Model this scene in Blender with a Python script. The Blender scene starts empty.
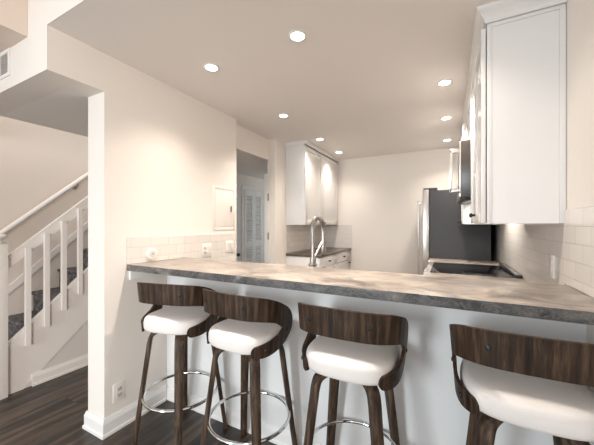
import bpy, bmesh, math, random
from mathutils import Vector, Matrix, Euler
random.seed(4)
SC = bpy.context.scene
COL = SC.collection
PI = math.pi

# ------------------------------------------------------------------ camera, sky, lights, exposure
cam_d = bpy.data.cameras.new('camera')
cam_d.sensor_fit = 'HORIZONTAL'; cam_d.sensor_width = 36.0
cam_d.lens = 36.0 * 291.25 / 594.0
cam_d.shift_y = 2.4 / 594.0
cam_d.clip_start = 0.05
cam = bpy.data.objects.new('camera', cam_d); COL.objects.link(cam)
cam.location = (0, 0, 1.367)
cam.rotation_euler = (PI / 2, 0, math.radians(27.544))
SC.camera = cam

w = bpy.data.worlds.new('world'); SC.world = w; w.use_nodes = True
bg = w.node_tree.nodes['Background']
bg.inputs[0].default_value = (0.92, 0.96, 1.0, 1); bg.inputs[1].default_value = 0.80

def area(name, loc, rot, sx, sy, power, col, spread=180):
    l = bpy.data.lights.new(name, 'AREA'); l.shape = 'RECTANGLE'; l.size = sx; l.size_y = sy
    l.energy = power; l.color = col; l.spread = math.radians(spread)
    o = bpy.data.objects.new(name, l); COL.objects.link(o); o.location = loc; o.rotation_euler = rot
    return o
# daylight of the living-room window behind the camera, light of the stairwell upstairs
area('window_daylight', (-1.9, -3.4, 1.65), (math.radians(74), 0, math.radians(-14)), 1.0, 1.3, 25, (0.86, 0.95, 1.0), 105)
area('stair_fill', (1.3, -2.3, 1.7), (math.radians(76), 0, math.radians(50)), 1.2, 1.3, 21, (1.0, 0.95, 0.90), 100)  # added fill from the right to brighten the stair stringer, no known window
area('stairwell_light', (-3.42, 1.25, 3.7), (0, math.radians(-12), 0), 0.25, 0.5, 6, (1.0, 0.88, 0.76))
area('hall_fill', (-2.30, 4.55, 1.5), (math.radians(90), 0, math.radians(70)), 0.8, 1.6, 0.8, (0.78, 0.93, 1.0))  # added cool fill, out of view behind the left wall, lifts the dim hall
LAMP_COL = (1.0, 0.90, 0.80)
LAMP_W = 52.0
vs = SC.view_settings
SC.display_settings.display_device = 'sRGB'
vs.view_transform = 'Standard'; vs.look = 'None'; vs.gamma = 1.0; vs.use_curve_mapping = False
vs.exposure = 0.80

# ------------------------------------------------------------------ main measures of the place (metres)
L = 1.973      # left wall plane is x = -L
R = 0.486      # right wall plane
ZC = 2.476     # kitchen ceiling
ZH = 2.229     # lower ceiling over the hall
ZB = 1.094     # bar top
ZK = 0.978     # kitchen counters
YA = 0.793     # front of kitchen ceiling
YC = 1.092     # end of the left wall
YB0, YB1 = 1.240, 1.732
YW = 4.733
XH = -3.14     # hall far wall / stair stringer plane
XF = -4.05     # wall behind the stairs

# ------------------------------------------------------------------ materials
def new_mat(name):
    m = bpy.data.materials.new(name); m.use_nodes = True
    nt = m.node_tree; b = nt.nodes['Principled BSDF']
    return m, nt, b
def N(nt, t, **kw):
    n = nt.nodes.new(t)
    for k, v in kw.items():
        if k.startswith('i_'): n.inputs[k[2:].replace('_', ' ')].default_value = v
        else: setattr(n, k, v)
    return n
def c4(c): return (c[0], c[1], c[2], 1)
def simple(name, col, rough=0.5, metal=0.0, bump=0.0, bscale=60, spec=0.5, coat=0.0, vary=0.04):
    m, nt, b = new_mat(name)
    b.inputs['Roughness'].default_value = rough; b.inputs['Metallic'].default_value = metal
    b.inputs['Specular IOR Level'].default_value = spec
    if coat: b.inputs['Coat Weight'].default_value = coat; b.inputs['Coat Roughness'].default_value = 0.1
    tc = N(nt, 'ShaderNodeTexCoord')
    no = N(nt, 'ShaderNodeTexNoise', i_Scale=3.0, i_Detail=3.0)
    nt.links.new(tc.outputs['Object'], no.inputs['Vector'])
    mx = N(nt, 'ShaderNodeMix', data_type='RGBA')
    mx.inputs['A'].default_value = c4([x * (1 - vary) for x in col]); mx.inputs['B'].default_value = c4([min(1, x * (1 + vary)) for x in col])
    nt.links.new(no.outputs['Fac'], mx.inputs['Factor']); nt.links.new(mx.outputs['Result'], b.inputs['Base Color'])
    if bump:
        n2 = N(nt, 'ShaderNodeTexNoise', i_Scale=bscale, i_Detail=2.0)
        nt.links.new(tc.outputs['Object'], n2.inputs['Vector'])
        bp = N(nt, 'ShaderNodeBump', i_Strength=bump, i_Distance=0.01)
        nt.links.new(n2.outputs['Fac'], bp.inputs['Height']); nt.links.new(bp.outputs['Normal'], b.inputs['Normal'])
    return m
def ramp(nt, stops):
    r = N(nt, 'ShaderNodeValToRGB'); e = r.color_ramp.elements
    while len(e) < len(stops): e.new(0.5)
    for el, (p, c) in zip(e, stops): el.position = p; el.color = c4(c)
    return r
def wood(name, dark, mid, light, vec=(55, 55, 3.0), rough=0.5):
    m, nt, b = new_mat(name)
    tc = N(nt, 'ShaderNodeTexCoord'); mp = N(nt, 'ShaderNodeMapping'); mp.inputs['Scale'].default_value = vec
    no = N(nt, 'ShaderNodeTexNoise', i_Scale=1.0, i_Detail=5.0, i_Roughness=0.6, i_Distortion=0.35)
    nt.links.new(tc.outputs['Object'], mp.inputs['Vector']); nt.links.new(mp.outputs['Vector'], no.inputs['Vector'])
    b.inputs['Specular IOR Level'].default_value = 0.3
    r = ramp(nt, [(0.30, dark), (0.5, mid), (0.72, light)])
    nt.links.new(no.outputs['Fac'], r.inputs['Fac']); nt.links.new(r.outputs['Color'], b.inputs['Base Color'])
    b.inputs['Roughness'].default_value = rough
    bp = N(nt, 'ShaderNodeBump', i_Strength=0.08, i_Distance=0.004)
    nt.links.new(no.outputs['Fac'], bp.inputs['Height']); nt.links.new(bp.outputs['Normal'], b.inputs['Normal'])
    return m
def stone(name, cols, rough=0.3, scale=4.0, coat=0.4):
    m, nt, b = new_mat(name)
    tc = N(nt, 'ShaderNodeTexCoord')
    mp = N(nt, 'ShaderNodeMapping'); mp.inputs['Scale'].default_value = (1.0, 1.5, 1.6); mp.inputs['Rotation'].default_value = (0, 0, 0.5)
    nt.links.new(tc.outputs['Object'], mp.inputs['Vector'])
    n1 = N(nt, 'ShaderNodeTexNoise', i_Scale=scale, i_Detail=7.0, i_Roughness=0.62, i_Distortion=1.2)
    nt.links.new(mp.outputs['Vector'], n1.inputs['Vector'])
    r1 = ramp(nt, [(0.30, cols[0]), (0.44, cols[1]), (0.58, cols[2]), (0.72, cols[3])])
    nt.links.new(n1.outputs['Fac'], r1.inputs['Fac'])
    n2 = N(nt, 'ShaderNodeTexNoise', i_Scale=scale * 3.2, i_Detail=5.0, i_Roughness=0.7, i_Distortion=2.2)
    nt.links.new(mp.outputs['Vector'], n2.inputs['Vector'])
    r2 = ramp(nt, [(0.47, (0, 0, 0)), (0.5, (1, 1, 1)), (0.53, (0, 0, 0))])
    nt.links.new(n2.outputs['Fac'], r2.inputs['Fac'])
    ml = N(nt, 'ShaderNodeMath', operation='MULTIPLY'); ml.inputs[1].default_value = 0.45
    nt.links.new(r2.outputs['Color'], ml.inputs[0])
    mx = N(nt, 'ShaderNodeMix', data_type='RGBA'); mx.inputs['B'].default_value = c4(cols[3])
    nt.links.new(ml.outputs[0], mx.inputs['Factor']); nt.links.new(r1.outputs['Color'], mx.inputs['A'])
    nt.links.new(mx.outputs['Result'], b.inputs['Base Color'])
    b.inputs['Roughness'].default_value = rough
    b.inputs['Coat Weight'].default_value = coat; b.inputs['Coat Roughness'].default_value = rough
    return m
def tile_mat(name, axis, off=(0, 0), col=(0.76, 0.71, 0.66)):
    # white glazed 3 x 6 inch running-bond tile; axis 'Y' = wall along y, 'X' = wall along x
    m, nt, b = new_mat(name)
    tc = N(nt, 'ShaderNodeTexCoord'); sp = N(nt, 'ShaderNodeSeparateXYZ'); cb = N(nt, 'ShaderNodeCombineXYZ')
    nt.links.new(tc.outputs['Object'], sp.inputs[0])
    ax = N(nt, 'ShaderNodeMath', operation='ADD'); ax.inputs[1].default_value = off[0]
    az = N(nt, 'ShaderNodeMath', operation='ADD'); az.inputs[1].default_value = off[1]
    nt.links.new(sp.outputs[axis], ax.inputs[0]); nt.links.new(sp.outputs['Z'], az.inputs[0])
    nt.links.new(ax.outputs[0], cb.inputs['X']); nt.links.new(az.outputs[0], cb.inputs['Y'])
    br = N(nt, 'ShaderNodeTexBrick'); br.offset = 0.5
    br.inputs['Scale'].default_value = 1.0; br.inputs['Brick Width'].default_value = 0.1524; br.inputs['Row Height'].default_value = 0.0762
    br.inputs['Mortar Size'].default_value = 0.0018; br.inputs['Mortar Smooth'].default_value = 0.3
    br.inputs['Color1'].default_value = c4(col); br.inputs['Color2'].default_value = c4([x * 0.95 for x in col]); br.inputs['Mortar'].default_value = (0.60, 0.555, 0.515, 1)
    nt.links.new(cb.outputs[0], br.inputs['Vector']); nt.links.new(br.outputs['Color'], b.inputs['Base Color'])
    inv = N(nt, 'ShaderNodeMath', operation='SUBTRACT'); inv.inputs[0].default_value = 1.0
    nt.links.new(br.outputs['Fac'], inv.inputs[1])
    bp = N(nt, 'ShaderNodeBump', i_Strength=0.5, i_Distance=0.002)
    nt.links.new(inv.outputs[0], bp.inputs['Height']); nt.links.new(bp.outputs['Normal'], b.inputs['Normal'])
    b.inputs['Roughness'].default_value = 0.16
    return m
def floor_mat():
    m, nt, b = new_mat('dark_plank_floor')
    tc = N(nt, 'ShaderNodeTexCoord'); mp = N(nt, 'ShaderNodeMapping'); mp.inputs['Rotation'].default_value = (0, 0, PI / 2)
    nt.links.new(tc.outputs['Object'], mp.inputs['Vector'])
    br = N(nt, 'ShaderNodeTexBrick'); br.offset = 0.37; br.offset_frequency = 2
    br.inputs['Scale'].default_value = 1.0; br.inputs['Brick Width'].default_value = 1.2; br.inputs['Row Height'].default_value = 0.18
    br.inputs['Mortar Size'].default_value = 0.0015; br.inputs['Bias'].default_value = 0.0
    br.inputs['Color1'].default_value = (0.0, 0.0, 0.0, 1); br.inputs['Color2'].default_value = (1, 1, 1, 1); br.inputs['Mortar'].default_value = (0, 0, 0, 1)
    nt.links.new(mp.outputs['Vector'], br.inputs['Vector'])
    m2 = N(nt, 'ShaderNodeMapping'); m2.inputs['Scale'].default_value = (12, 1.1, 1)
    nt.links.new(tc.outputs['Object'], m2.inputs['Vector'])
    ad = N(nt, 'ShaderNodeVectorMath', operation='ADD'); nt.links.new(m2.outputs[0], ad.inputs[0])
    sc = N(nt, 'ShaderNodeVectorMath', operation='SCALE'); sc.inputs['Scale'].default_value = 7.0
    nt.links.new(br.outputs['Color'], sc.inputs[0]); nt.links.new(sc.outputs[0], ad.inputs[1])
    no = N(nt, 'ShaderNodeTexNoise', i_Scale=1.0, i_Detail=6.0, i_Roughness=0.6, i_Distortion=0.5)
    nt.links.new(ad.outputs[0], no.inputs['Vector'])
    r = ramp(nt, [(0.30, (0.012, 0.010, 0.009)), (0.5, (0.035, 0.027, 0.022)), (0.72, (0.16, 0.11, 0.078))])
    ma = N(nt, 'ShaderNodeMath', operation='MULTIPLY_ADD'); ma.inputs[1].default_value = 0.16; 
    sb = N(nt, 'ShaderNodeSeparateColor'); nt.links.new(br.outputs['Color'], sb.inputs[0])
    nt.links.new(sb.outputs[0], ma.inputs[0]); nt.links.new(no.outputs['Fac'], ma.inputs[2])
    sub = N(nt, 'ShaderNodeMath', operation='SUBTRACT'); sub.inputs[1].default_value = 0.06
    nt.links.new(ma.outputs[0], sub.inputs[0]); nt.links.new(sub.outputs[0], r.inputs['Fac'])
    nt.links.new(r.outputs['Color'], b.inputs['Base Color'])
    b.inputs['Roughness'].default_value = 0.38
    bp = N(nt, 'ShaderNodeBump', i_Strength=0.1, i_Distance=0.003)
    nt.links.new(no.outputs['Fac'], bp.inputs['Height']); nt.links.new(bp.outputs['Normal'], b.inputs['Normal'])
    return m
def carpet_mat():
    m, nt, b = new_mat('grey_carpet')
    tc = N(nt, 'ShaderNodeTexCoord')
    n1 = N(nt, 'ShaderNodeTexNoise', i_Scale=28.0, i_Detail=4.0, i_Roughness=0.7); nt.links.new(tc.outputs['Object'], n1.inputs['Vector'])
    r = ramp(nt, [(0.35, (0.045, 0.04, 0.04)), (0.5, (0.11, 0.10, 0.098)), (0.66, (0.26, 0.24, 0.235))])
    nt.links.new(n1.outputs['Fac'], r.inputs['Fac']); nt.links.new(r.outputs['Color'], b.inputs['Base Color'])
    n2 = N(nt, 'ShaderNodeTexNoise', i_Scale=220.0, i_Detail=2.0); nt.links.new(tc.outputs['Object'], n2.inputs['Vector'])
    bp = N(nt, 'ShaderNodeBump', i_Strength=0.8, i_Distance=0.01)
    nt.links.new(n2.outputs['Fac'], bp.inputs['Height']); nt.links.new(bp.outputs['Normal'], b.inputs['Normal'])
    b.inputs['Roughness'].default_value = 0.95
    return m
def emit(name, col, s):
    m, nt, b = new_mat(name)
    b.inputs['Base Color'].default_value = c4(col)
    b.inputs['Emission Color'].default_value = c4(col); b.inputs['Emission Strength'].default_value = s
    return m

M = dict(
    wall=simple('wall_paint', (0.82, 0.76, 0.70), 0.6, bump=0.10, bscale=60, vary=0.015),
    ceiling=simple('ceiling_paint', (0.86, 0.815, 0.77), 0.8, bump=0.05, bscale=70, vary=0.015),
    stairwall=simple('stair_wall_paint', (0.70, 0.61, 0.53), 0.6, bump=0.15, bscale=45, vary=0.015),
    barwall=simple('half_wall_paint', (0.80, 0.79, 0.775), 0.5, bump=0.10, bscale=60, vary=0.015),
    trim=simple('white_trim_paint', (0.80, 0.78, 0.755), 0.35, vary=0.01),
    cabinet=simple('white_cabinet_paint', (0.78, 0.76, 0.74), 0.25, vary=0.01),
    rail=simple('white_rail_paint', (0.80, 0.74, 0.69), 0.35, vary=0.02),
    plastic=simple('white_plastic', (0.78, 0.73, 0.68), 0.3, vary=0.01),
    slot=simple('dark_slot', (0.05, 0.045, 0.04), 0.5),
    black=simple('black_metal', (0.012, 0.012, 0.013), 0.35, spec=0.5),
    glass=simple('black_glass', (0.006, 0.006, 0.007), 0.08, spec=0.25),
    fridge=simple('dark_grey_panel', (0.040, 0.040, 0.044), 0.5, spec=0.3, vary=0.02),
    steel=simple('brushed_steel', (0.62, 0.585, 0.55), 0.3, metal=1.0, vary=0.05),
    nickel=simple('brushed_nickel', (0.42, 0.395, 0.37), 0.28, metal=1.0),
    chrome=simple('chrome', (0.80, 0.80, 0.80), 0.07, metal=1.0),
    leather=simple('white_leather', (0.77, 0.715, 0.675), 0.68, bump=0.12, bscale=160, vary=0.015),
    walnut=wood('walnut_veneer', (0.010, 0.0055, 0.003), (0.040, 0.022, 0.0125), (0.115, 0.068, 0.040)),
    walnut_leg=wood('walnut_leg', (0.018, 0.011, 0.007), (0.055, 0.034, 0.022), (0.14, 0.092, 0.060)),
    counter=stone('brown_stone_laminate', [(0.085, 0.077, 0.072), (0.20, 0.170, 0.148), (0.36, 0.30, 0.25), (0.50, 0.43, 0.365)], 0.3, 5.5),
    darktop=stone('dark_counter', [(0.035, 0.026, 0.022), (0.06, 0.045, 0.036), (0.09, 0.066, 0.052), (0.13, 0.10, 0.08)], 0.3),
    tileY=tile_mat('white_tile_side', 'Y', off=(0.03, -0.0652 + 0.0762)),
    tileX=tile_mat('white_tile_back', 'X', off=(0.0, -0.0652 + 0.0762)),
    floor=floor_mat(), carpet=carpet_mat(),
    darkside=simple('dark_brown_metal', (0.045, 0.036, 0.031), 0.3, spec=0.5),
    understair=simple('greige_paint', (0.66, 0.61, 0.565), 0.6, bump=0.1, bscale=60, vary=0.015),
    warm_lit=simple('warm_lit_paint', (0.74, 0.62, 0.53), 0.6, bump=0.1, bscale=60, vary=0.015),  # wall paint with the warm lamp glow put into its colour
    socket=simple('grey_white_plastic', (0.62, 0.58, 0.54), 0.4, vary=0.01),
    ring=simple('lamp_ring_white', (0.92, 0.90, 0.87), 0.4, vary=0.01),
    edge=stone('shaded_edge_laminate', [(0.020, 0.018, 0.018), (0.055, 0.050, 0.048), (0.12, 0.108, 0.10), (0.33, 0.30, 0.27)], 0.35, 6.0, 0.1),  # bar laminate again, darkened and greyed for its dimmer-lit front face
    lens=emit('lamp_lens', (1.0, 0.93, 0.82), 9.0),
)

# ------------------------------------------------------------------ mesh helpers
class MB:
    def __init__(s): s.bm = bmesh.new()
    def box(s, x0, x1, y0, y1, z0, z1, bev=0.0, seg=2):
        t = bmesh.new()
        bmesh.ops.create_cube(t, size=1.0)
        for v in t.verts:
            v.co = Vector(((x0 + x1) / 2 + v.co.x * abs(x1 - x0), (y0 + y1) / 2 + v.co.y * abs(y1 - y0), (z0 + z1) / 2 + v.co.z * abs(z1 - z0)))
        if bev:
            bmesh.ops.bevel(t, geom=t.edges[:], offset=bev, segments=seg, affect='EDGES', profile=0.5)
        s.join(t); return s
    def join(s, t, mat=None):
        if mat is not None: t.transform(mat)
        me = bpy.data.meshes.new('tmp'); t.to_mesh(me); t.free(); s.bm.from_mesh(me); bpy.data.meshes.remove(me)
    def prism(s, pts, axis, a, b):
        # pts 2D polygon; axis = extrusion axis
        def P(u, v, t):
            return {'X': (t, u, v), 'Y': (u, t, v), 'Z': (u, v, t)}[axis]
        t = bmesh.new()
        va = [t.verts.new(P(u, v, a)) for u, v in pts]; vb = [t.verts.new(P(u, v, b)) for u, v in pts]
        t.faces.new(va); t.faces.new(vb[::-1])
        n = len(pts)
        for i in range(n): t.faces.new((va[i], vb[i], vb[(i + 1) % n], va[(i + 1) % n]))
        bmesh.ops.recalc_face_normals(t, faces=t.faces[:])
        s.join(t); return s
    def tube(s, pts, r, n=12, closed=False, cap=True):
        pts = [Vector(p) for p in pts]; m = len(pts)
        rs = r if isinstance(r, (list, tuple)) else [r] * m
        t = bmesh.new(); rings = []; up = None
        for i, p in enumerate(pts):
            if closed: d = pts[(i + 1) % m] - pts[i - 1]
            else: d = pts[min(i + 1, m - 1)] - pts[max(i - 1, 0)]
            d.normalize()
            if up is None:
                up = Vector((0, 0, 1)) if abs(d.z) < 0.9 else Vector((1, 0, 0))
            a = d.cross(up)
            if a.length < 1e-5: a = d.cross(Vector((0, 1, 0)))
            a.normalize(); u2 = a.cross(d); up = u2
            rings.append([t.verts.new(p + (a * math.cos(2 * PI * k / n) + u2 * math.sin(2 * PI * k / n)) * rs[i]) for k in range(n)])
        rng = range(m) if closed else range(m - 1)
        for i in rng:
            A, B = rings[i], rings[(i + 1) % m]
            for k in range(n): t.faces.new((A[k], A[(k + 1) % n], B[(k + 1) % n], B[k]))
        if cap and not closed: t.faces.new(rings[0][::-1]); t.faces.new(rings[-1])
        bmesh.ops.recalc_face_normals(t, faces=t.faces[:])
        s.join(t); return s
    def lathe(s, prof, loc=(0, 0, 0), n=24, rot=None):
        t = bmesh.new(); rings = []
        for r, z in prof:
            rings.append([t.verts.new((r * math.cos(2 * PI * k / n), r * math.sin(2 * PI * k / n), z)) for k in range(n)])
        for A, B in zip(rings, rings[1:]):
            for k in range(n): t.faces.new((A[k], A[(k + 1) % n], B[(k + 1) % n], B[k]))
        if prof[0][0] > 0: t.faces.new(rings[0][::-1])
        if prof[-1][0] > 0: t.faces.new(rings[-1])
        bmesh.ops.remove_doubles(t, verts=t.verts[:], dist=1e-6)
        bmesh.ops.recalc_face_normals(t, faces=t.faces[:])
        mt = Matrix.Translation(loc)
        if rot is not None: mt = mt @ Euler(rot).to_matrix().to_4x4()
        s.join(t, mt); return s
    def build(s, name, mat, parent=None, smooth=35, origin=None):
        me = bpy.data.meshes.new(name)
        if origin is not None: s.bm.transform(Matrix.Translation(-Vector(origin)))
        s.bm.to_mesh(me); s.bm.free()
        me.materials.append(mat)
        if smooth:
            me.shade_smooth()
            me.set_sharp_from_angle(angle=math.radians(smooth))
        o = bpy.data.objects.new(name, me); COL.objects.link(o)
        if origin is not None: o.location = origin
        if parent is not None: o.parent = parent
        return o
def tag(o, label=None, cat=None, group=None, kind=None):
    if label: o['label'] = label
    if cat: o['category'] = cat
    if group: o['group'] = group
    if kind: o['kind'] = kind
    return o
def thing(name, label, cat, loc=(0, 0, 0), rz=0.0, group=None):
    o = bpy.data.objects.new(name, None); COL.objects.link(o); o.empty_display_size = 0.1
    o.location = loc; o.rotation_euler = (0, 0, rz)
    return tag(o, label, cat, group)
def struct(name, mb, mat, parent=None, smooth=35):
    o = mb.build(name, mat, parent, smooth)
    if parent is None: o['kind'] = 'structure'
    return o
def copy_tree(o, parent=None):
    c = o.copy(); COL.objects.link(c)
    if parent is not None: c.parent = parent
    for ch in list(o.children): copy_tree(ch, c)
    return c
def bx(*a, **k): return MB().box(*a, **k)

# ------------------------------------------------------------------ the setting
struct('floor', bx(XF - 0.1, 1.6, -4.0, 5.6, -0.06, 0), M['floor'])
struct('ceiling', bx(-L - 0.115, R + 0.1, YA + 0.001, YW + 0.1, ZC, ZC + 0.3), M['ceiling'])
struct('ceiling_hall', bx(XH, -L - 0.188, YA + 0.16, 5.5, ZH, ZH + 0.3).box(-L - 0.188, -L - 0.115, YC + 0.358, 5.5, ZH, ZH + 0.2), M['ceiling'])
# fascia: upper living-room wall face over the kitchen ceiling edge and over the hall opening
struct('wall_front', bx(XF, -L, YA - 0.004, YA + 0.16, ZH, 3.3).box(-L, 1.6, YA - 0.004, YA, ZC, 3.3), M['wall'])
struct('ceiling_living', bx(XF - 0.1, 1.6, -4.0, YA - 0.005, 3.3, 3.4), M['ceiling'])
# left wall: end column, panel, header over hall opening
lw = MB().box(-L - 0.188, -L, YC, 1.45, 0, ZC).box(-L - 0.115, -L, 1.45, 2.412, 0, ZC)
lw.box(-L - 0.188, -L, YA + 0.16, YC, ZH, ZC)
lw.box(-L - 0.115, -2.07, 2.412, 3.177, 2.207, ZC)
lw.box(-L - 0.115, -L, 3.177, YW, 0, ZC)
struct('wall_left', lw, M['wall'])
struct('wall_back', bx(-L - 0.115, R + 0.1, YW, YW + 0.1, 0, ZC), M['wall'])
struct('wall_right', bx(R, R + 0.1, -1.0, YW, 0, 3.3), M['wall'])
struct('wall_bar', bx(-L, R, 1.563, 1.68, 0, ZB - 0.042), M['barwall'])
struct('wall_stair', bx(XF - 0.1, XF, -1.5, 5.5, 0, 5.2), M['stairwall'])
struct('wall_hall', bx(XH - 0.1, XH, 2.6, 5.5, 0, ZH).box(XH, -L - 0.115, 5.4, 5.5, 0, ZH), M['wall'])
# upper bulkhead of the living room at top left
struct('wall_bulkhead', bx(-3.6, -2.205, -1.5, YA - 0.005, 2.478, 3.3), M['warm_lit'])  # colour holds the warm light that falls on its face
# baseboards
def baseboard(name, a, b, nrm, ends=(0, 0), mat='trim', h=0.105, d=1.0):
    # profile extruded from a to b along x or y; nrm is the outward direction
    a = Vector(a); b = Vector(b); n = Vector(nrm)
    prof = [(0, 0), (0.024, 0), (0.024, 0.018), (0.017, 0.024), (0.017, h - 0.03), (0.011, h - 0.012), (0.006, h), (0, h)]
    prof = [(u * d, v) for u, v in prof]
    mb = MB(); t = bmesh.new(); d = (b - a).normalized()
    va = [t.verts.new(a + n * u + Vector((0, 0, v)) - d * (u * ends[0])) for u, v in prof]
    vb = [t.verts.new(b + n * u + Vector((0, 0, v)) + d * (u * ends[1])) for u, v in prof]
    t.faces.new(va); t.faces.new(vb[::-1]); k = len(prof)
    for i in range(k): t.faces.new((va[i], vb[i], vb[(i + 1) % k], va[(i + 1) % k]))
    bmesh.ops.recalc_face_normals(t, faces=t.faces[:]); mb.join(t)
    return mb
b = baseboard('', (-L, YC, 0), (-L, 1.5625, 0), (1, 0, 0), (1, -1), h=0.115)
b2 = baseboard('', (-L - 0.188, YC, 0), (-L, YC, 0), (0, -1, 0), (1, 1), h=0.115)
me = bpy.data.meshes.new('t'); b2.bm.to_mesh(me); b.bm.from_mesh(me); b2.bm.free()
struct('baseboard_left', b, M['trim'], smooth=0)
struct('baseboard_bar', baseboard('', (-L, 1.563, 0), (R, 1.563, 0), (0, -1, 0), (-1, -1), h=0.10, d=0.62), M['trim'], smooth=0)
struct('baseboard_stair', baseboard('', (XH, 1.15, 0), (XH, 2.6, 0), (1, 0, 0), (0, 0), mat='rail'), M['rail'], smooth=0)

# ledger board carrying the bar top on the left wall
struct('trim_1', bx(-L, -L + 0.022, YB0 + 0.012, 1.563, 0.985, ZB - 0.042, bev=0.003), M['trim'])

# hall doors seen through the kitchen doorway
dj = MB().box(-2.125, -2.045, 3.158, 3.177, 0, 2.03, bev=0.002)
struct('trim_2', dj, M['trim'])
for z in (1.725, 1.224):
    h = thing('door_hinge', {1.725: 'upper steel hinge plate on the white jamb of the kitchen doorway', 1.224: 'lower steel hinge plate on the white jamb of the kitchen doorway'}[z], 'hinge', (-2.066, 3.158, z), 0, 'hinges on the doorway jamb')
    MB().box(-0.012, 0.012, -0.003, 0, -0.045, 0.045, bev=0.001).build('leaf', M['nickel'], h)
    MB().tube([(0.012, -0.006, -0.046), (0.012, -0.006, 0.046)], 0.005, 10).build('pin', M['nickel'], h)
def casing(name, y0, y1, z1, x=XH, wd=0.06):
    mb = MB().box(x, x + 0.016, y0 - wd, y0, 0, z1 + wd, bev=0.003).box(x, x + 0.016, y1, y1 + wd, 0, z1 + wd, bev=0.003).box(x, x + 0.016, y0, y1, z1, z1 + wd, bev=0.003)
    return struct(name, mb, M['trim'])
casing('trim_3', 3.0, 3.86, 2.0, wd=0.05)
casing('trim_4', 4.03, 4.56, 1.985)
d1 = struct('door_1', bx(XH, XH + 0.008, 3.0, 3.86, 0.01, 2.0).box(XH, XH + 0.012, 3.1, 3.7, 1.1, 1.85, bev=0.004).box(XH, XH + 0.012, 3.1, 3.7, 0.2, 0.95, bev=0.004), M['trim'])
MB().lathe([(0, 0), (0.026, 0), (0.026, 0.006), (0.010, 0.012), (0.010, 0.035), (0.026, 0.045), (0.030, 0.058), (0.022, 0.072), (0, 0.075)], (XH + 0.0085, 3.815, 0.875), 18, (0, PI / 2, 0)).build('door_knob', M['black'], d1)
d2 = struct('door_2', bx(XH, XH + 0.004, 4.03, 4.56, 0.01, 1.985), M['trim'])
for k in range(2):
    y0 = 4.032 + k * 0.265; y1 = y0 + 0.261
    fr = MB()
    x0, x1 = XH + 0.004, XH + 0.030
    fr.box(x0, x1, y0, y0 + 0.045, 0.015, 1.98, bev=0.002).box(x0, x1, y1 - 0.045, y1, 0.015, 1.98, bev=0.002)
    for (a, c) in ((0.015, 0.18), (0.98, 1.09), (1.88, 1.98)): fr.box(x0, x1, y0 + 0.045, y1 - 0.045, a, c, bev=0.002)
    p = fr.build('door_panel', M['trim'], d2)
    sl = MB()
    for a, c in ((0.18, 0.98), (1.09, 1.88)):
        z = a + 0.018
        while z < c - 0.01:
            t = bmesh.new(); bmesh.ops.create_cube(t, size=1.0)
            t.transform(Matrix.Translation((x0 + 0.013, (y0 + y1) / 2, z)) @ Matrix.Rotation(math.radians(38), 4, 'Y') @ Matrix.Diagonal((0.034, y1 - y0 - 0.09, 0.008, 1)))
            sl.join(t); z += 0.044
    sl.build('louver', M['trim'], p, smooth=0)

# crown moulding along the right cabinets
def crown_profile(o):   # (outward, z)
    return [(0, ZC - 0.075), (0.010, ZC - 0.075), (0.014, ZC - 0.055), (0.03, ZC - 0.03), (0.045, ZC - 0.014), (0.05, ZC - 0.001), (0, ZC - 0.001)]
XU, YU = 0.174, 1.782
cr = MB(); t = bmesh.new(); prof = crown_profile(0); rings = []
for (px, py, sx, sy) in ((R - 0.001, YU, 0, -1), (XU, YU, -1, -1), (XU, YW - 0.002, -1, 0)):
    rings.append([t.verts.new((px + sx * u, py + sy * u, z)) for u, z in prof])
for A, B in zip(rings, rings[1:]):
    for i in range(len(prof)): t.faces.new((A[i], A[(i + 1) % len(prof)], B[(i + 1) % len(prof)], B[i]))
t.faces.new(rings[0]); t.faces.new(rings[-1][::-1]); bmesh.ops.recalc_face_normals(t, faces=t.faces[:]); cr.join(t)
struct('trim_5', cr, M['cabinet'], smooth=0)
cl = MB(); t = bmesh.new(); rings = []; XL = -1.676; YL = 3.45
for (px, py, sx, sy) in ((-L + 0.001, YL, 0, -0.5), (XL, YL, 0.5, -0.5), (XL, YW - 0.002, 0.5, 0)):
    rings.append([t.verts.new((px + sx * u, py + sy * u, ZC - (ZC - z) * 0.6)) for u, z in prof])
for A, B in zip(rings, rings[1:]):
    for i in range(len(prof)): t.faces.new((A[i], A[(i + 1) % len(prof)], B[(i + 1) % len(prof)], B[i]))
t.faces.new(rings[0]); t.faces.new(rings[-1][::-1]); bmesh.ops.recalc_face_normals(t, faces=t.faces[:]); cl.join(t)
struct('trim_6', cl, M['cabinet'], smooth=0)

# ------------------------------------------------------------------ tile backsplashes
def splash(label, mb, mat):
    return tag(mb.build('tile_backsplash', mat, smooth=0), label, 'backsplash')
splash('low strip of cream subway tile above the left end of the bar', bx(-L, -L + 0.008, YB0 - 0.002, YB1 + 0.002, ZB + 0.0005, 1.281, bev=0.0015).box(-L, -L + 0.008, YB1 + 0.002, 2.405, ZK + 0.001, 1.281, bev=0.0015), M['tileY'])
splash('glossy white subway tile on the right wall beside the cooktop', bx(R - 0.0085, R - 0.0005, 1.10, YU, ZB + 0.0005, 1.437, bev=0.0015).box(R - 0.0085, R - 0.0005, YU, 3.74, ZK + 0.001, 1.3735), M['tileY'])
splash('white subway tile on the left wall over the far dark counter', bx(-L, -L + 0.008, YL, YW, ZK + 0.001, 1.366), M['tileY'])
splash('short white tile panel on the back wall at the end of the far dark counter', bx(-L + 0.008, -1.43, YW - 0.008, YW, ZK + 0.001, 1.366), M['tileX'])

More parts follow.
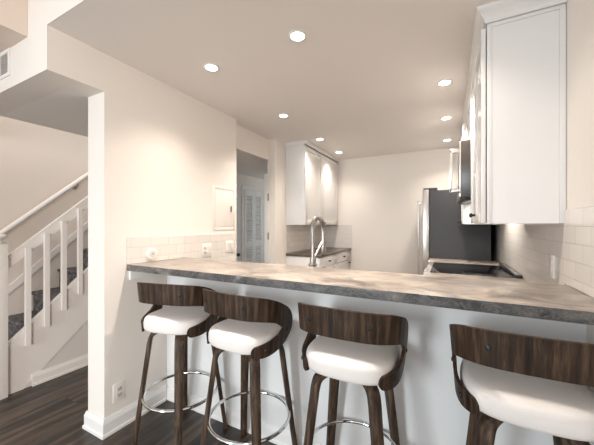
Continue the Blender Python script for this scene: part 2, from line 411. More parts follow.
# ------------------------------------------------------------------ cabinets
def knob(parent, p, d, r=0.014):
    # small round dark knob, d = outward axis ('-X' or '+X')
    rot = (0, -PI / 2, 0) if d == '-X' else (0, PI / 2, 0)
    return MB().lathe([(0, 0), (r * 0.7, 0), (r * 0.45, 0.004), (r * 0.45, 0.014), (r, 0.019), (r * 1.05, 0.025), (r * 0.7, 0.030), (0, 0.031)], p, 16, rot).build('knob', M['black'], parent)
def shaker(parent, xf, sgn, y0, y1, z0, z1, name='door', fr=0.055):
    # shaker front on plane x = xf, outward direction sgn*x, 2 cm thick
    g = 0.0015; y0 += g; y1 -= g; z0 += g; z1 -= g
    a, b_ = sorted((xf, xf + sgn * 0.020)); c, d = sorted((xf, xf + sgn * 0.011))
    mb = MB()
    mb.box(a, b_, y0, y0 + fr, z0, z1, bev=0.0025).box(a, b_, y1 - fr, y1, z0, z1, bev=0.0025)
    mb.box(a, b_, y0 + fr, y1 - fr, z0, z0 + fr, bev=0.0025).box(a, b_, y0 + fr, y1 - fr, z1 - fr, z1, bev=0.0025)
    mb.box(c, d, y0 + fr - 0.002, y1 - fr + 0.002, z0 + fr - 0.002, z1 - fr + 0.002)
    return mb.build(name, M['cabinet'], parent)
ZU = 1.374
# right run, nearest unit: end panel faces the living room
u = thing('wall_cabinet', 'tall white wall cabinet nearest the camera on the right, its blank end panel showing', 'cabinet', (0, 0, 0), 0, 'wall cabinets on the right')
bd = MB().box(XU, R - 0.001, YU + 0.006, 2.620, ZU, ZC - 0.076, bev=0.001)
bd.build('body', M['cabinet'], u)
ep = MB().box(XU, XU + 0.022, YU, YU + 0.006, ZU, ZC - 0.076, bev=0.0015).box(R - 0.025, R - 0.002, YU, YU + 0.006, ZU, ZC - 0.076, bev=0.0015)
ep.box(XU + 0.022, R - 0.025, YU, YU + 0.006, ZC - 0.094, ZC - 0.076, bev=0.0015).box(XU + 0.0225, R - 0.0255, YU + 0.003, YU + 0.007, ZU, ZC - 0.095)
ep.build('end_panel', M['cabinet'], u)
for k, (y0, y1, ky) in enumerate(((YU + 0.002, 2.20, 2.165), (2.20, 2.618, 2.24))):
    d = shaker(u, XU - 0.005, -1, y0, y1, ZU + 0.002, ZC - 0.09)
    knob(d, (XU - 0.025, ky, ZU + 0.055), '-X')
u = thing('wall_cabinet', 'short white wall cabinet over the microwave', 'cabinet', (0, 0, 0), 0, 'wall cabinets on the right')
bx(XU, R - 0.001, 2.622, 3.384, 2.030, ZC - 0.076, bev=0.001).build('body', M['cabinet'], u)
for y0, y1, ky in ((2.624, 3.003, 2.965), (3.003, 3.382, 3.04)):
    d = shaker(u, XU - 0.005, -1, y0, y1, 2.034, ZC - 0.09); knob(d, (XU - 0.025, ky, 2.07), '-X')
u = thing('wall_cabinet', 'narrow white wall cabinet between microwave and refrigerator', 'cabinet', (0, 0, 0), 0, 'wall cabinets on the right')
bx(XU - 0.03, R - 0.001, 3.386, 3.752, ZU, ZC - 0.076, bev=0.001).build('body', M['cabinet'], u)
d = shaker(u, XU - 0.032, -1, 3.387, 3.751, ZU + 0.002, ZC - 0.09, fr=0.04); knob(d, (XU - 0.052, 3.735, ZU + 0.035), '-X')
u = thing('wall_cabinet', 'short white wall cabinet above the refrigerator at the back wall', 'cabinet', (0, 0, 0), 0, 'wall cabinets on the right')
bx(XU, R - 0.001, 3.754, YW - 0.002, 1.87, ZC - 0.076, bev=0.001).build('body', M['cabinet'], u)
for y0, y1, ky in ((3.756, 4.243, 4.20), (4.243, YW - 0.004, 4.285)):
    d = shaker(u, XU - 0.005, -1, y0, y1, 1.874, ZC - 0.09); knob(d, (XU - 0.025, ky, 1.91), '-X')
# left wall cabinet at the back
u = thing('wall_cabinet', 'white two-door wall cabinet in the far left corner above the dark counter', 'cabinet')
bx(-L + 0.001, XL - 0.02, YL, YW - 0.001, 1.367, ZC - 0.046, bev=0.001).build('body', M['cabinet'], u)
ym = 4.04
for y0, y1, ky in ((YL + 0.002, ym, None), (ym, YW - 0.003, ym + 0.05)):
    d = shaker(u, XL - 0.02, 1, y0, y1, 1.369, ZC - 0.06)
    if ky: knob(d, (XL, ky, 1.395), '+X')
# left base cabinet with the dark counter
XBL = -1.448
u = thing('base_cabinet', 'white base cabinet with drawers in the far left corner', 'cabinet')
bx(-L + 0.001, XBL - 0.045, YL + 0.012, YW - 0.001, 0.0, ZK - 0.033, bev=0.001).build('body', M['cabinet'], u)
for y0, y1 in ((YL + 0.014, 4.09), (4.09, YW - 0.002)):
    g = bx(XBL - 0.045, XBL - 0.026, y0 + 0.0015, y1 - 0.0015, 0.795, ZK - 0.040, bev=0.003).build('drawer', M['cabinet'], u)
    knob(g, (XBL - 0.026, (y0 + y1) / 2, 0.87), '+X')
    g = shaker(u, XBL - 0.045, 1, y0, y1, 0.10, 0.79); knob(g, (XBL - 0.025, y1 - 0.06 if y0 > 4 else y0 + 0.06, 0.745), '+X')
tag(bx(-L + 0.0005, XBL, YL, YW - 0.0085, ZK - 0.0325, ZK, bev=0.003).build('countertop', M['darktop']), 'dark brown countertop on the white base cabinet in the far left corner', 'countertop')

# peninsula behind the bar and its lower top
u = thing('base_cabinet', 'white peninsula base cabinet standing behind the raised bar', 'cabinet')
bx(-1.95, -0.19, 1.682, 2.30, 0, ZK - 0.033, bev=0.001).build('body', M['cabinet'], u)
tag(bx(-1.95, -0.16, 1.681, 2.335, ZK - 0.0325, ZK, bev=0.003).build('countertop', M['darktop']), 'lower dark countertop behind the raised bar, carrying the spring faucet', 'countertop')
u = thing('base_cabinet', 'white base cabinet on the right between bar and range', 'cabinet')
bx(-0.185, R - 0.009, 1.682, 2.620, 0, ZK - 0.033, bev=0.001).build('body', M['cabinet'], u)
for y0, y1 in ((2.34, 2.616),):
    g = bx(-0.204, -0.185, y0, y1, 0.795, ZK - 0.040, bev=0.003).build('drawer', M['cabinet'], u); knob(g, (-0.204, (y0 + y1) / 2, 0.87), '-X')
    g = shaker(u, -0.185, -1, y0, y1, 0.1, 0.79); knob(g, (-0.205, y0 + 0.06, 0.74), '-X')
tag(bx(-0.158, R - 0.0085, 1.681, 2.622, ZK - 0.0325, ZK, bev=0.003).build('countertop', M['counter']), 'brown countertop on the right beside the cooktop, behind the bar', 'countertop')
u = thing('base_cabinet', 'narrow white base cabinet between range and refrigerator', 'cabinet')
bx(-0.185, R - 0.009, 3.389, 3.745, 0, ZK - 0.033, bev=0.001).build('body', M['cabinet'], u)
shaker(u, -0.185, -1, 3.391, 3.743, 0.1, 0.93, fr=0.035)
tag(bx(-0.20, R - 0.0085, 3.386, 3.748, ZK - 0.0325, ZK, bev=0.003).build('countertop', M['counter']), 'pale narrow counter strip between cooktop and refrigerator', 'countertop')

# ------------------------------------------------------------------ bar top
bt = thing('bar_countertop', 'long raised bar top of brown marbled laminate with a shade-darkened edge, across the kitchen', 'countertop')
bx(-L + 0.0005, R - 0.0005, YB0 + 0.002, YB1, ZB - 0.042, ZB, bev=0.002, seg=2).build('top', M['counter'], bt)
tag(bx(-L + 0.0005, R - 0.0005, YB0, YB0 + 0.0018, ZB - 0.042, ZB - 0.0012).build('shaded_edge', M['edge'], bt), 'marbled bar edge, darkened grey for shade')  # thin front face carrying the laminate in its shaded tone

# ------------------------------------------------------------------ range
rg = thing('kitchen_range', 'steel range with black glass cooktop against the right wall', 'stove', (0, 0, 0))
Y0, Y1 = 2.626, 3.382
bx(-0.150, 0.474, Y0, Y1, 0.0, ZK - 0.020, bev=0.002).build('body', M['steel'], rg)
MB().box(-0.178, 0.427, Y0, Y1, ZK - 0.0195, ZK - 0.004, bev=0.003).build('top_frame', M['steel'], rg)
bx(-0.138, 0.42, Y0 + 0.012, Y1 - 0.03, ZK - 0.0038, ZK + 0.001, bev=0.001).build('cooktop', M['glass'], rg)
vt = MB().box(0.428, 0.474, Y0, Y1, ZK - 0.0195, ZK + 0.022, bev=0.004)
v0 = vt.build('rear_vent', M['black'], rg)
for k in range(9):
    y = Y0 + 0.04 + k * 0.078
    bx(0.440, 0.462, y, y + 0.040, ZK + 0.0215, ZK + 0.0235, bev=0.0005).build('vent_slot', M['steel'], v0)
od = bx(-0.180, -0.1505, Y0 + 0.004, Y1 - 0.004, 0.20, 0.80, bev=0.004).build('oven_door', M['steel'], rg)
bx(-0.182, -0.1802, Y0 + 0.12, Y1 - 0.12, 0.32, 0.66).build('window', M['glass'], od)
hb = MB().tube([(-0.215, Y0 + 0.06, 0.755), (-0.215, Y1 - 0.06, 0.755)], 0.012, 14).tube([(-0.180, Y0 + 0.09, 0.755), (-0.215, Y0 + 0.09, 0.755)], 0.008, 10).tube([(-0.180, Y1 - 0.09, 0.755), (-0.215, Y1 - 0.09, 0.755)], 0.008, 10)
hb.build('handle', M['steel'], od)
bx(-0.182, -0.1505, Y0 + 0.004, Y1 - 0.004, 0.815, ZK - 0.022, bev=0.004).build('control_panel', M['steel'], rg)
for k in range(5):
    y = Y0 + 0.09 + k * 0.144
    MB().lathe([(0, 0), (0.024, 0), (0.024, 0.006), (0.019, 0.008), (0.018, 0.034), (0, 0.036)], (-0.182, y, 0.905), 20, (0, -PI / 2, 0)).build('knob', M['nickel'], rg)
bx(-0.172, -0.1505, Y0 + 0.004, Y1 - 0.004, 0.05, 0.185, bev=0.004).build('drawer', M['steel'], rg)

# ------------------------------------------------------------------ refrigerator
rf = thing('refrigerator', 'tall steel refrigerator with dark grey side in the back right corner', 'refrigerator')
F0, F1 = 3.762, 4.60
bx(-0.205, 0.405, F0, F1, 0.02, 1.772, bev=0.004).build('body', M['fridge'], rf)
dr = bx(-0.280, -0.209, F0, F1, 0.62, 1.785, bev=0.008).build('door', M['steel'], rf)
fz = bx(-0.280, -0.209, F0, F1, 0.04, 0.612, bev=0.008).build('freezer_drawer', M['steel'], rf)
hy = F0 + 0.055
def pull(parent, a, bq, off):
    a = Vector(a); bq = Vector(bq); d = (bq - a).normalized()
    mb = MB().tube([a + Vector((off, 0, 0)), bq + Vector((off, 0, 0))], 0.013, 14)
    for p in (a + d * 0.03, bq - d * 0.03): mb.box(min(p.x + off, p.x), max(p.x + off, p.x), p.y - 0.011, p.y + 0.011, p.z - 0.014, p.z + 0.014, bev=0.003)
    return mb.build('handle', M['steel'], parent)
pull(dr, (-0.28, hy, 0.72), (-0.28, hy, 1.66), -0.05)
pull(fz, (-0.28, F0 + 0.08, 0.55), (-0.28, F1 - 0.08, 0.55), -0.05)
MB().box(-0.27, -0.12, F0 + 0.01, F0 + 0.07, 1.786, 1.803, bev=0.003).box(-0.21, -0.12, F0 + 0.012, F0 + 0.068, 1.7725, 1.790, bev=0.002).build('hinge_cover', M['fridge'], rf)
for y in (F0 + 0.08, F1 - 0.08): MB().lathe([(0, 0), (0.02, 0), (0.02, 0.021), (0, 0.021)], (0.0, y, 0), 12).build('foot', M['black'], rf)

# ------------------------------------------------------------------ microwave
mw = thing('microwave', 'steel over-the-range microwave hung under a short white cabinet', 'microwave')
XM = 0.072
bx(XM + 0.0125, R - 0.009, 2.624, 3.382, 1.585, 2.028, bev=0.002).build('body', M['darkside'], mw)
md = bx(XM, XM + 0.012, 2.624, 3.382, 1.625, 2.028, bev=0.003).build('door', M['steel'], mw)
bx(XM - 0.0015, XM, 2.84, 3.335, 1.70, 1.96).build('window', M['glass'], md)
MB().box(XM - 0.068, XM - 0.048, 2.719, 2.749, 1.635, 1.99, bev=0.004).box(XM - 0.068, XM, 2.719, 2.749, 1.635, 1.665, bev=0.003).box(XM - 0.068, XM, 2.719, 2.749, 1.96, 1.99, bev=0.003).build('handle', M['steel'], md)
bx(XM - 0.001, XM + 0.012, 2.624, 3.382, 1.585, 1.623, bev=0.002).build('lower_grille', M['steel'], mw)
MB().box(XM + 0.02, XM + 0.09, 2.655, 3.345, 1.570, 1.5845, bev=0.003).build('vent_filter', M['black'], mw)

hl = bx(0.25, 0.35, 2.77, 3.27, 1.5665, 1.5695).build('cooktop_lamp', M['lens'], mw)
hd = bpy.data.lights.new('cooktop_light', 'AREA'); hd.shape = 'RECTANGLE'; hd.size = 0.10; hd.size_y = 0.5; hd.energy = 2.0; hd.color = (1.0, 0.95, 0.88)
ho = bpy.data.objects.new('cooktop_light', hd); COL.objects.link(ho); ho.location = (0.30, 3.02, 1.564); ho.parent = mw
# ------------------------------------------------------------------ faucet
fx, fy = -0.845, 1.86
fc = thing('kitchen_faucet', 'brushed steel spring neck faucet standing behind the bar top', 'faucet', (fx, fy, ZK))
MB().lathe([(0, 0), (0.030, 0), (0.030, 0.006), (0.024, 0.012), (0.022, 0.10), (0.032, 0.104), (0.032, 0.116), (0.022, 0.120), (0.0215, 0.16), (0, 0.16)], (0, 0, 0), 24).build('base', M['nickel'], fc)
arc = [(0, 0, 0.16), (0, 0, 0.24), (0, 0, 0.355)]
for k in range(1, 15):
    a = PI * k / 14; arc.append((0, 0.095 - 0.095 * math.cos(a), 0.355 + 0.088 * math.sin(a)))
arc += [(0, 0.19, 0.33)]
MB().tube(arc, 0.0125, 14).build('neck', M['nickel'], fc)
# spring coil wound round the neck
pts = []; P = [Vector(p) for p in arc[1:]]
seg = [(P[i + 1] - P[i]).length for i in range(len(P) - 1)]; tot = sum(seg); turns = 34
for k in range(turns * 10 + 1):
    sD = tot * k / (turns * 10); i = 0
    while i < len(seg) - 1 and sD > seg[i]: sD -= seg[i]; i += 1
    d = (P[i + 1] - P[i]).normalized(); c = P[i] + d * min(sD, seg[i])
    e1 = Vector((1, 0, 0)); e2 = d.cross(e1); a = 2 * PI * k / 10
    pts.append(c + (e1 * math.cos(a) + e2 * math.sin(a)) * 0.0165)
MB().tube(pts, 0.0034, 6).build('spring', M['nickel'], fc)
MB().lathe([(0, 0), (0.016, 0), (0.020, 0.02), (0.019, 0.09), (0.014, 0.13), (0.014, 0.165), (0, 0.165)], (0, 0.19, 0.165), 20).build('spray_head', M['nickel'], fc)
MB().tube([(0, 0.018, 0.16), (0, 0.10, 0.215), (0, 0.165, 0.255)], 0.006, 10).lathe([(0.017, 0), (0.024, 0), (0.024, 0.02), (0.017, 0.02)], (0, 0.19, 0.245), 18).build('holder_arm', M['nickel'], fc)
MB().tube([(0.02, 0, 0.08), (0.05, 0.0, 0.085), (0.09, 0.0, 0.10)], [0.008, 0.007, 0.006], 10).build('lever', M['nickel'], fc)

# ------------------------------------------------------------------ recessed lights
def downlight(label, x, y, watts):
    t = thing('recessed_light', label, 'ceiling light', (x, y, ZC - 0.0005), 0, 'recessed ceiling lights')
    MB().lathe([(0.038, 0.0), (0.055, 0.0), (0.055, -0.002), (0.052, -0.004), (0.041, -0.004), (0.038, 0.0)], (0, 0, 0), 36).build('trim_ring', M['ring'], t)
    MB().lathe([(0, -0.003), (0.039, -0.003), (0.039, -0.001), (0, -0.001)], (0, 0, 0), 30).build('lens', M['lens'], t)
    sp = bpy.data.lights.new('downlight', 'SPOT'); sp.energy = LAMP_W * watts; sp.color = LAMP_COL; sp.spot_size = math.radians(122); sp.spot_blend = 1.0; sp.shadow_soft_size = 0.055
    o = bpy.data.objects.new('downlight', sp); COL.objects.link(o); o.parent = t; o.location = (0, 0, -0.02)
for lab, x, y, wt in (
    ('recessed ceiling light above the middle of the bar, largest in the photo', -0.788, 1.517, 1.45),
    ('recessed ceiling light above the left end of the bar, nearest the left wall', -1.483, 1.541, 0.65),
    ('recessed ceiling light before the hall doorway, third from the camera on the left', -1.487, 2.555, 1.0),
    ('recessed ceiling light beside the near top corner of the far left wall cabinet', -1.480, 3.48, 0.45),
    ('recessed ceiling light at the far end of the left row, beside the back wall', -1.49, 4.242, 0.45),
    ('recessed ceiling light above the right end of the bar, beyond the frame', -0.030, 1.50, 0.28),
    ('recessed ceiling light nearest the camera in the right row beside the cabinets', -0.030, 2.542, 1.0),
    ('middle recessed ceiling light of the right row beside the cabinets', -0.027, 3.394, 1.0),
    ('recessed ceiling light at the far end of the right row, above the refrigerator', -0.022, 4.279, 0.6)):
    downlight(lab, x, y, wt)

# ------------------------------------------------------------------ left wall fittings
X0 = -L
p = thing('breaker_panel', 'painted breaker panel door set in the left wall above the tile', 'electrical panel', (X0, 2.225, 1.53))
MB().box(0, 0.004, -0.160, -0.132, -0.215, 0.215, bev=0.002).box(0, 0.004, 0.136, 0.160, -0.215, 0.215, bev=0.002).box(0, 0.004, -0.132, 0.136, -0.215, -0.188, bev=0.002).box(0, 0.004, -0.132, 0.136, 0.184, 0.215, bev=0.002).build('frame', M['wall'], p)
dd = bx(0.0005, 0.0036, -0.128, 0.132, -0.184, 0.180, bev=0.002).build('door', M['wall'], p)
MB().box(0.0072, 0.011, 0.085, 0.105, -0.03, 0.03, bev=0.001).box(0.011, 0.015, 0.09, 0.10, 0.004, 0.022, bev=0.001).build('latch', M['nickel'], dd)
def plate(name, label, cat, x, y, z, w_, h_, items, group=None):
    t = thing(name, label, cat, (x, y, z), 0, group)
    bx(0, 0.006, -w_ / 2, w_ / 2, -h_ / 2, h_ / 2, bev=0.0025).build('cover_plate', M['plastic'], t)
    for kind, yo in items:
        if kind == 'outlet':
            for zo in (0.02, -0.02):
                rc = MB().box(0.0062, 0.0085, yo - 0.017, yo + 0.017, zo - 0.014, zo + 0.014, bev=0.001).build('socket', M['socket'], t)
                s_ = MB().box(0.0083, 0.0089, yo - 0.010, yo - 0.006, zo - 0.003, zo + 0.007).box(0.0083, 0.0089, yo + 0.006, yo + 0.010, zo - 0.003, zo + 0.006).lathe([(0, 0), (0.0028, 0), (0.0028, 0.0006), (0, 0.0006)], (0.0083, yo, zo - 0.008), 10, (0, PI / 2, 0))
                s_.build('slots', M['slot'], rc, smooth=0)
        else:
            MB().prism([(0.0062, -0.033), (0.0085, -0.033), (0.012, 0.033), (0.0062, 0.033)], 'Y', yo - 0.0165, yo + 0.0165).build('rocker', M['plastic'], t, smooth=0)
XT = X0 + 0.008
plate('wall_outlet', 'double white plate of switch and outlet on the tile strip above the bar', 'outlet', XT, 1.977, 1.137, 0.116, 0.118, (('outlet', -0.023), ('rocker', 0.023)))
plate('light_switch', 'double white switch plate at the right end of the tile strip by the hall doorway', 'switch', XT, 2.292, 1.150, 0.116, 0.118, (('rocker', -0.023), ('rocker', 0.023)))
plate('wall_outlet', 'white outlet low on the left wall near the baseboard, beside the leftmost stool', 'outlet', X0, 1.186, 0.245, 0.082, 0.122, (('outlet', 0),))
rp = thing('wall_sensor', 'round white wall fitting with a dark centre on the tile above the left bar end', 'wall fitting', (XT, 1.42, 1.152))
MB().lathe([(0, 0), (0.040, 0), (0.043, 0.004), (0.042, 0.014), (0.036, 0.020), (0, 0.021)], (0, 0, 0), 32, (0, PI / 2, 0)).build('body', M['plastic'], rp)
MB().lathe([(0, 0), (0.0045, 0), (0.0045, 0.002), (0, 0.002)], (0.0205, 0, 0), 16, (0, PI / 2, 0)).build('lens', M['slot'], rp)
MB().lathe([(0.020, 0), (0.022, 0), (0.022, 0.0015), (0.020, 0.0015)], (0.0205, 0, 0), 24, (0, PI / 2, 0)).build('ring', M['socket'], rp)
# right tile: upright plate seen edge-on
t = thing('wall_outlet', 'white outlet plate seen edge-on on the right tile under the wall cabinet', 'outlet', (R - 0.0085, 1.95, 1.15))
bx(-0.007, 0, -0.036, 0.036, -0.060, 0.060, bev=0.0025).build('cover_plate', M['plastic'], t)
for zo in (0.02, -0.02): bx(-0.0092, -0.0072, -0.017, 0.017, zo - 0.014, zo + 0.014, bev=0.0008).build('socket', M['plastic'], t)
# air vent on the fascia at top left
v = thing('air_vent', 'white air vent grille with dark slots high at the left edge', 'vent', (-2.64, YA - 0.004, 2.392))
W2, H2 = 0.20, 0.085
MB().box(-W2, W2, -0.008, 0, H2 - 0.022, H2, bev=0.002).box(-W2, W2, -0.008, 0, -H2, -H2 + 0.022, bev=0.002).box(-W2, -W2 + 0.022, -0.008, 0, -H2 + 0.022, H2 - 0.022, bev=0.002).box(W2 - 0.022, W2, -0.008, 0, -H2 + 0.022, H2 - 0.022, bev=0.002).build('frame', M['trim'], v)
bx(-W2 + 0.022, W2 - 0.022, -0.001, 0, -H2 + 0.022, H2 - 0.022).build('duct', M['slot'], v)
mb = MB()
for k in range(9):
    z = -H2 + 0.033 + k * 0.0138
    mb.box(-W2 + 0.022, W2 - 0.022, -0.006, -0.0015, z - 0.002, z + 0.002)
for x in (-0.06, 0.06): mb.box(x - 0.004, x + 0.004, -0.0065, -0.0012, -H2 + 0.022, H2 - 0.022)
mb.build('louvers', M['rail'], v, smooth=0)

# ------------------------------------------------------------------ stairs
RUN, RISE = 0.243, 0.2142
def ystep(k): return 1.492 + (k - 3) * RUN
st = thing('staircase', 'grey carpeted staircase rising beside the hall at the left', 'stairs', (0, 0, 0))
for k in range(1, 9):
    y0 = ystep(k); z = RISE * k; zb = max(0.0, z - RISE - 0.10)
    mb = MB().box(XF + 0.002, XH - (0.047 if k < 5 else 0.105), y0, y0 + RUN + (0.02 if k < 8 else 0), zb if k > 1 else 0.0, z - 0.0005, bev=0.012, seg=3)
    mb.box(XF + 0.002, XH - (0.047 if k < 5 else 0.105), y0 - 0.022, y0 + 0.05, z - 0.038, z, bev=0.016, seg=4)
    mb.build('step', M['carpet'], st)
SL = RISE / RUN
def zline(y, z0, y0): return z0 + (y - y0) * 0.9
# closed white stringer on the hall side
s0, s1 = 0.992, 2.59
top = lambda y: zline(y, 0.40, 1.013)
low = lambda y: zline(y, 0.105, 1.214)
prof = [(s0, 0.0), (1.096, 0.0), (s1, low(s1)), (s1, top(s1)), (s0, top(s0))]
MB().prism(prof, 'X', XH - 0.045, XH).build('stringer', M['rail'], st, smooth=0)
MB().prism([(s0, top(s0) + 0.0005), (s1, top(s1) + 0.0005), (s1, top(s1) + 0.016), (s0, top(s0) + 0.016)], 'X', XH - 0.046, XH + 0.0005).build('stringer_cap', M['trim'], st, smooth=0)
# panel wall below the stringer
tri = [(1.10, 0.0), (2.6, 0.0), (2.6, min(ZH, low(2.6) - 0.002))]
struct('wall_understair', MB().prism(tri, 'X', XH - 0.040, XH - 0.006), M['understair'], smooth=0)
# sloping pale raised band on the wall above the steps
mb = MB(); pr = []
so = lambda y: zline(y, 0.86, 1.492)
mb.prism([(0.9, so(0.9) - 0.03), (3.2, so(3.2) - 0.03), (3.2, so(3.2) + 0.055), (0.9, so(0.9) + 0.055)], 'X', XF, XF + 0.014)
struct('stair_wall_band', mb, M['rail'], smooth=0)
# railing
rl = thing('stair_railing', 'white stair railing with square balusters and newel post at left', 'railing', (0, 0, 0))
ny = 0.935
npst = MB().box(XH - 0.046, XH + 0.042, ny - 0.055, ny + 0.055, 0.0, 1.215, bev=0.004)
npo = npst.build('newel_post', M['rail'], rl)
MB().lathe([(0, 0), (0.050, 0), (0.050, 0.008), (0.034, 0.014), (0.030, 0.028), (0.040, 0.036), (0.060, 0.050), (0.062, 0.062), (0.048, 0.078), (0.020, 0.088), (0, 0.09)], (XH - 0.002, ny, 1.216), 28).build('finial', M['rail'], npo)
ht = lambda y: zline(y, 1.201, 1.097)
MB().prism([(0.992, ht(0.992) - 0.105), (2.59, ht(2.59) - 0.105), (2.59, ht(2.59)), (0.992, ht(0.992))], 'X', XH - 0.045, XH - 0.005).build('handrail', M['rail'], rl, smooth=0)
for px, yb in ((27.5, 361), (46.3, 341), (63.4, 322.5), (79.6, 305.5), (94.5, 291), (108.5, 277), (121.5, 264)):
    # y along the stringer plane for that balaster
    uu = (px - 297) / 291.25; c_, s_ = math.cos(math.radians(27.544)), math.sin(math.radians(27.544))
    y = (XH + 0.012) * (uu * s_ + c_) / (uu * c_ - s_)
    zt = ht(y) - 0.045; zb = top(y) - 0.135
    bb = MB().box(XH + 0.001, XH + 0.034, y - 0.019, y + 0.019, zb, zt, bev=0.002)
    bb.box(XH - 0.004, XH + 0.0015, y - 0.018, y + 0.018, zt - 0.05, zt - 0.005)
    bb.build('baluster', M['rail'], rl, smooth=0)
wr = thing('wall_handrail', 'sloping white handrail fixed to the wall above the stairs', 'handrail', (0, 0, 0))
hw = lambda y: zline(y, 2.026 - 0.03, 2.01)
MB().tube([(XF + 0.07, 0.85, hw(0.85)), (XF + 0.07, 3.2, hw(3.2))], 0.026, 14).build('rail', M['rail'], wr)
for y in (1.0, 1.9, 2.8):
    MB().tube([(XF, y, hw(y) - 0.08), (XF + 0.05, y, hw(y) - 0.075), (XF + 0.07, y, hw(y) - 0.026)], 0.007, 10).lathe([(0, 0), (0.025, 0), (0.022, 0.006), (0, 0.007)], (XF, y, hw(y) - 0.08), 16, (0, PI / 2, 0)).build('bracket', M['nickel'], wr)

# ------------------------------------------------------------------ bar stools
def catmull(pts, n=8):
    P = [Vector(p) for p in pts]; P = [P[0] * 2 - P[1]] + P + [P[-1] * 2 - P[-2]]; out = []
    for i in range(1, len(P) - 2):
        for k in range(n):
            t = k / n
            out.append(0.5 * ((2 * P[i]) + (P[i + 1] - P[i - 1]) * t + (2 * P[i - 1] - 5 * P[i] + 4 * P[i + 1] - P[i + 2]) * t * t + (3 * P[i] - P[i - 1] - 3 * P[i + 1] + P[i + 2]) * t ** 3))
    out.append(P[-2]); return out
# plan path of the bent shell: rear centre -> side -> forward
def plan_path():
    pts = []
    for k in range(61):
        a = PI / 2 * k / 60
        pts.append((0.236 * math.sin(a) ** 0.68, -0.218 * math.cos(a) ** 0.68))
    for k in range(1, 21):
        pts.append((0.236 - 0.014 * (k / 20) ** 2, 0.24 * k / 20))
    acc = [0]
    for p, q in zip(pts, pts[1:]): acc.append(acc[-1] + math.hypot(q[0] - p[0], q[1] - p[1]))
    return pts, acc
PP, PA = plan_path()
def plan(t):
    sg = 1 if t >= 0 else -1; t = abs(t); i = 0
    while i < len(PA) - 2 and PA[i + 1] < t: i += 1
    f = (t - PA[i]) / max(1e-9, PA[i + 1] - PA[i])
    return Vector((sg * (PP[i][0] + (PP[i + 1][0] - PP[i][0]) * f), PP[i][1] + (PP[i + 1][1] - PP[i][1]) * f))
def shell_pt(t, z, off):
    e = 0.004; p = plan(t); d = (plan(t + e) - plan(t - e)).normalized()
    nrm = Vector((d.y, -d.x))
    q = p + nrm * off
    sc = 0.925 + 0.10 * (z - 0.72) / 0.30
    return Vector((q.x * sc, q.y * sc, z))
def make_shell():
    ctr = [(0.0, 0.955), (0.10, 0.954), (0.20, 0.946), (0.27, 0.930), (0.33, 0.906), (0.385, 0.873), (0.415, 0.836), (0.405, 0.797), (0.36, 0.765), (0.30, 0.746), (0.245, 0.735), (0.20, 0.730)]
    wid = [0.061, 0.061, 0.059, 0.055, 0.051, 0.050, 0.045, 0.040, 0.037, 0.035, 0.034, 0.030]
    cw = catmull([(a, b_, w_) for (a, b_), w_ in zip(ctr, wid)], 7)
    # rounded end
    last = cw[-1]; d = (Vector(cw[-1][:2]) - Vector(cw[-2][:2])).normalized()
    for k in range(1, 6):
        a = PI / 2 * k / 5.2; cw.append(Vector((last.x + d.x * 0.030 * math.sin(a), last.y + d.y * 0.030 * math.sin(a), last.z * math.cos(a))))
    half = []
    NA = 6
    for i, p in enumerate(cw):
        q0 = cw[max(i - 1, 0)]; q1 = cw[min(i + 1, len(cw) - 1)]
        if i >= len(cw) - 6: dd_ = d
        else: dd_ = Vector((q1.x - q0.x, q1.y - q0.y)).normalized()
        nn = Vector((-dd_.y, dd_.x))
        half.append([(p.x + nn.x * p.z * (1 - 2 * j / NA), p.y + nn.y * p.z * (1 - 2 * j / NA)) for j in range(NA + 1)])
    rows = [[(-t, z) for t, z in r] for r in half[:0:-1]] + half
    bm = bmesh.new(); F = []; B = []
    for r in rows:
        F.append([bm.verts.new(shell_pt(t, z, 0.007)) for t, z in r]); B.append([bm.verts.new(shell_pt(t, z, -0.007)) for t, z in r])
    for A, C in zip(F, F[1:]):
        for j in range(NA): bm.faces.new((A[j], A[j + 1], C[j + 1], C[j]))
    for A, C in zip(B, B[1:]):
        for j in range(NA): bm.faces.new((A[j + 1], A[j], C[j], C[j + 1]))
    n = len(rows)
    for i in range(n - 1):
        bm.faces.new((F[i][0], F[i + 1][0], B[i + 1][0], B[i][0])); bm.faces.new((F[i + 1][NA], F[i][NA], B[i][NA], B[i + 1][NA]))
    for i in (0, n - 1):
        for j in range(NA): bm.faces.new((F[i][j], F[i][j + 1], B[i][j + 1], B[i][j]))
    bmesh.ops.recalc_face_normals(bm, faces=bm.faces[:])
    mb = MB(); mb.join(bm); return mb
def make_seat():
    bm = bmesh.new(); rings = []; n = 64
    def se(a, rx, ry, e): 
        ca, sa = math.cos(a), math.sin(a)
        return (rx * math.copysign(abs(ca) ** (2 / e), ca), ry * math.copysign(abs(sa) ** (2 / e), sa))
    prof = [(0.60, 0.715), (0.93, 0.715), (0.975, 0.719), (0.995, 0.729), (1.0, 0.745), (0.995, 0.765), (0.975, 0.780), (0.94, 0.789), (0.85, 0.796), (0.6, 0.801), (0.3, 0.803)]
    for s_, z in prof:
        rings.append([bm.verts.new((*[q * s_ for q in se(2 * PI * k / n, 0.205, 0.208, 3.0)], z)) for k in range(n)])
    for A, C in zip(rings, rings[1:]):
        for k in range(n): bm.faces.new((A[k], A[(k + 1) % n], C[(k + 1) % n], C[k]))
    bm.faces.new(rings[0][::-1]); bm.faces.new(rings[-1])
    bmesh.ops.recalc_face_normals(bm, faces=bm.faces[:])
    mb = MB(); mb.join(bm); return mb
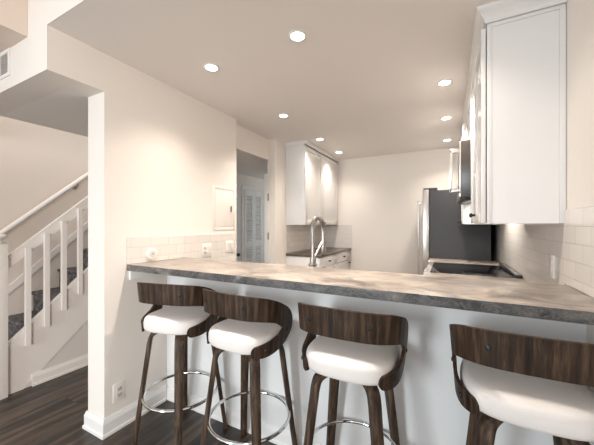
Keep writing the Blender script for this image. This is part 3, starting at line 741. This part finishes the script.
def leg_mb(ang):
    path = catmull([(0.045, 0.702), (0.10, 0.702), (0.140, 0.698), (0.172, 0.678), (0.187, 0.636), (0.199, 0.55), (0.276, 0.0)], 6)
    bm = bmesh.new(); rings = []
    for i, p in enumerate(path):
        q0 = path[max(0, i - 1)]; q1 = path[min(len(path) - 1, i + 1)]
        d = Vector((q1.x - q0.x, q1.y - q0.y)).normalized(); nn = Vector((-d.y, d.x))
        f = max(0.0, min(1.0, (0.64 - p.y) / 0.64)) if p.x > 0.17 else 0
        hw_ = 0.026 * (1 - f) + 0.019 * f; ht_ = 0.0125
        if i == len(path) - 1: nn = Vector((1, 0))
        rings.append([bm.verts.new((p.x + nn.x * a, b_, p.y + nn.y * a)) for a, b_ in ((ht_, hw_ - 0.003), (ht_ - 0.003, hw_), (-ht_ + 0.003, hw_), (-ht_, hw_ - 0.003), (-ht_, -hw_ + 0.003), (-ht_ + 0.003, -hw_), (ht_ - 0.003, -hw_), (ht_, -hw_ + 0.003))])
    for A, C in zip(rings, rings[1:]):
        for k in range(8): bm.faces.new((A[k], A[(k + 1) % 8], C[(k + 1) % 8], C[k]))
    bm.faces.new(rings[0]); bm.faces.new(rings[-1][::-1])
    bmesh.ops.recalc_face_normals(bm, faces=bm.faces[:])
    bm.transform(Matrix.Rotation(ang, 4, 'Z'))
    mb = MB(); mb.join(bm); return mb
def bolt(parent, t, z, off=0.007):
    p = shell_pt(t, z, off); p2 = shell_pt(t, z, off + 0.02); d = (p2 - p).normalized()
    rot = d.to_track_quat('Z', 'Y').to_euler()
    return MB().lathe([(0, 0), (0.0095, 0), (0.0095, 0.002), (0.007, 0.005), (0, 0.006)], p, 14, rot).build('bolt', M['black'], parent)
def make_stool():
    r = thing('bar_stool', 'x', 'stool', (0, 0, 0), 0, 'bar stools along the bar')
    make_seat().build('seat', M['leather'], r, smooth=60)
    bk = make_shell().build('backrest', M['walnut'], r, smooth=40)
    for t in (-0.13, 0.13): bolt(bk, t, 0.955)
    for t in (-0.41, -0.25, 0.25, 0.41): bolt(bk, t, 0.80 if abs(t) > 0.4 else 0.736)
    for k in range(4): leg_mb(PI / 4 + k * PI / 2).build('leg', M['walnut_leg'], r, smooth=50)
    MB().lathe([(0, 0.6760), (0.055, 0.6760), (0.055, 0.7145), (0.10, 0.7145), (0.10, 0.7245), (0, 0.7245)], (0, 0, 0), 28).build('swivel_plate', M['black'], r)
    MB().tube([(0.222 * math.cos(2 * PI * k / 56), 0.222 * math.sin(2 * PI * k / 56), 0.30) for k in range(56)], 0.0095, 12, closed=True).build('foot_ring', M['chrome'], r)
    return r
stool = make_stool()
for i, (x, y, rz, lab) in enumerate((
    (-1.535, 1.328, 12, 'walnut bar stool with white seat, leftmost of four, next to the left wall'),
    (-0.995, 1.330, -5, 'walnut bar stool with white seat, second from left, turned to show its dark right arm'),
    (-0.400, 1.330, 0, 'walnut bar stool with white seat, third from left, alone in the middle of the bar'),
    (0.245, 1.330, 0, 'walnut bar stool with white seat, cut off by the right edge, beside the right wall'))):
    o = stool if i == 0 else copy_tree(stool)
    o.location = (x, y, 0); o['label'] = lab
    for ch in o.children:      # the seat swivels on its legs
        if ch.name.split('.')[0] in ('seat', 'backrest'): ch.rotation_euler = (0, 0, math.radians(rz)); ch.location = (0, 0.014, 0.010)
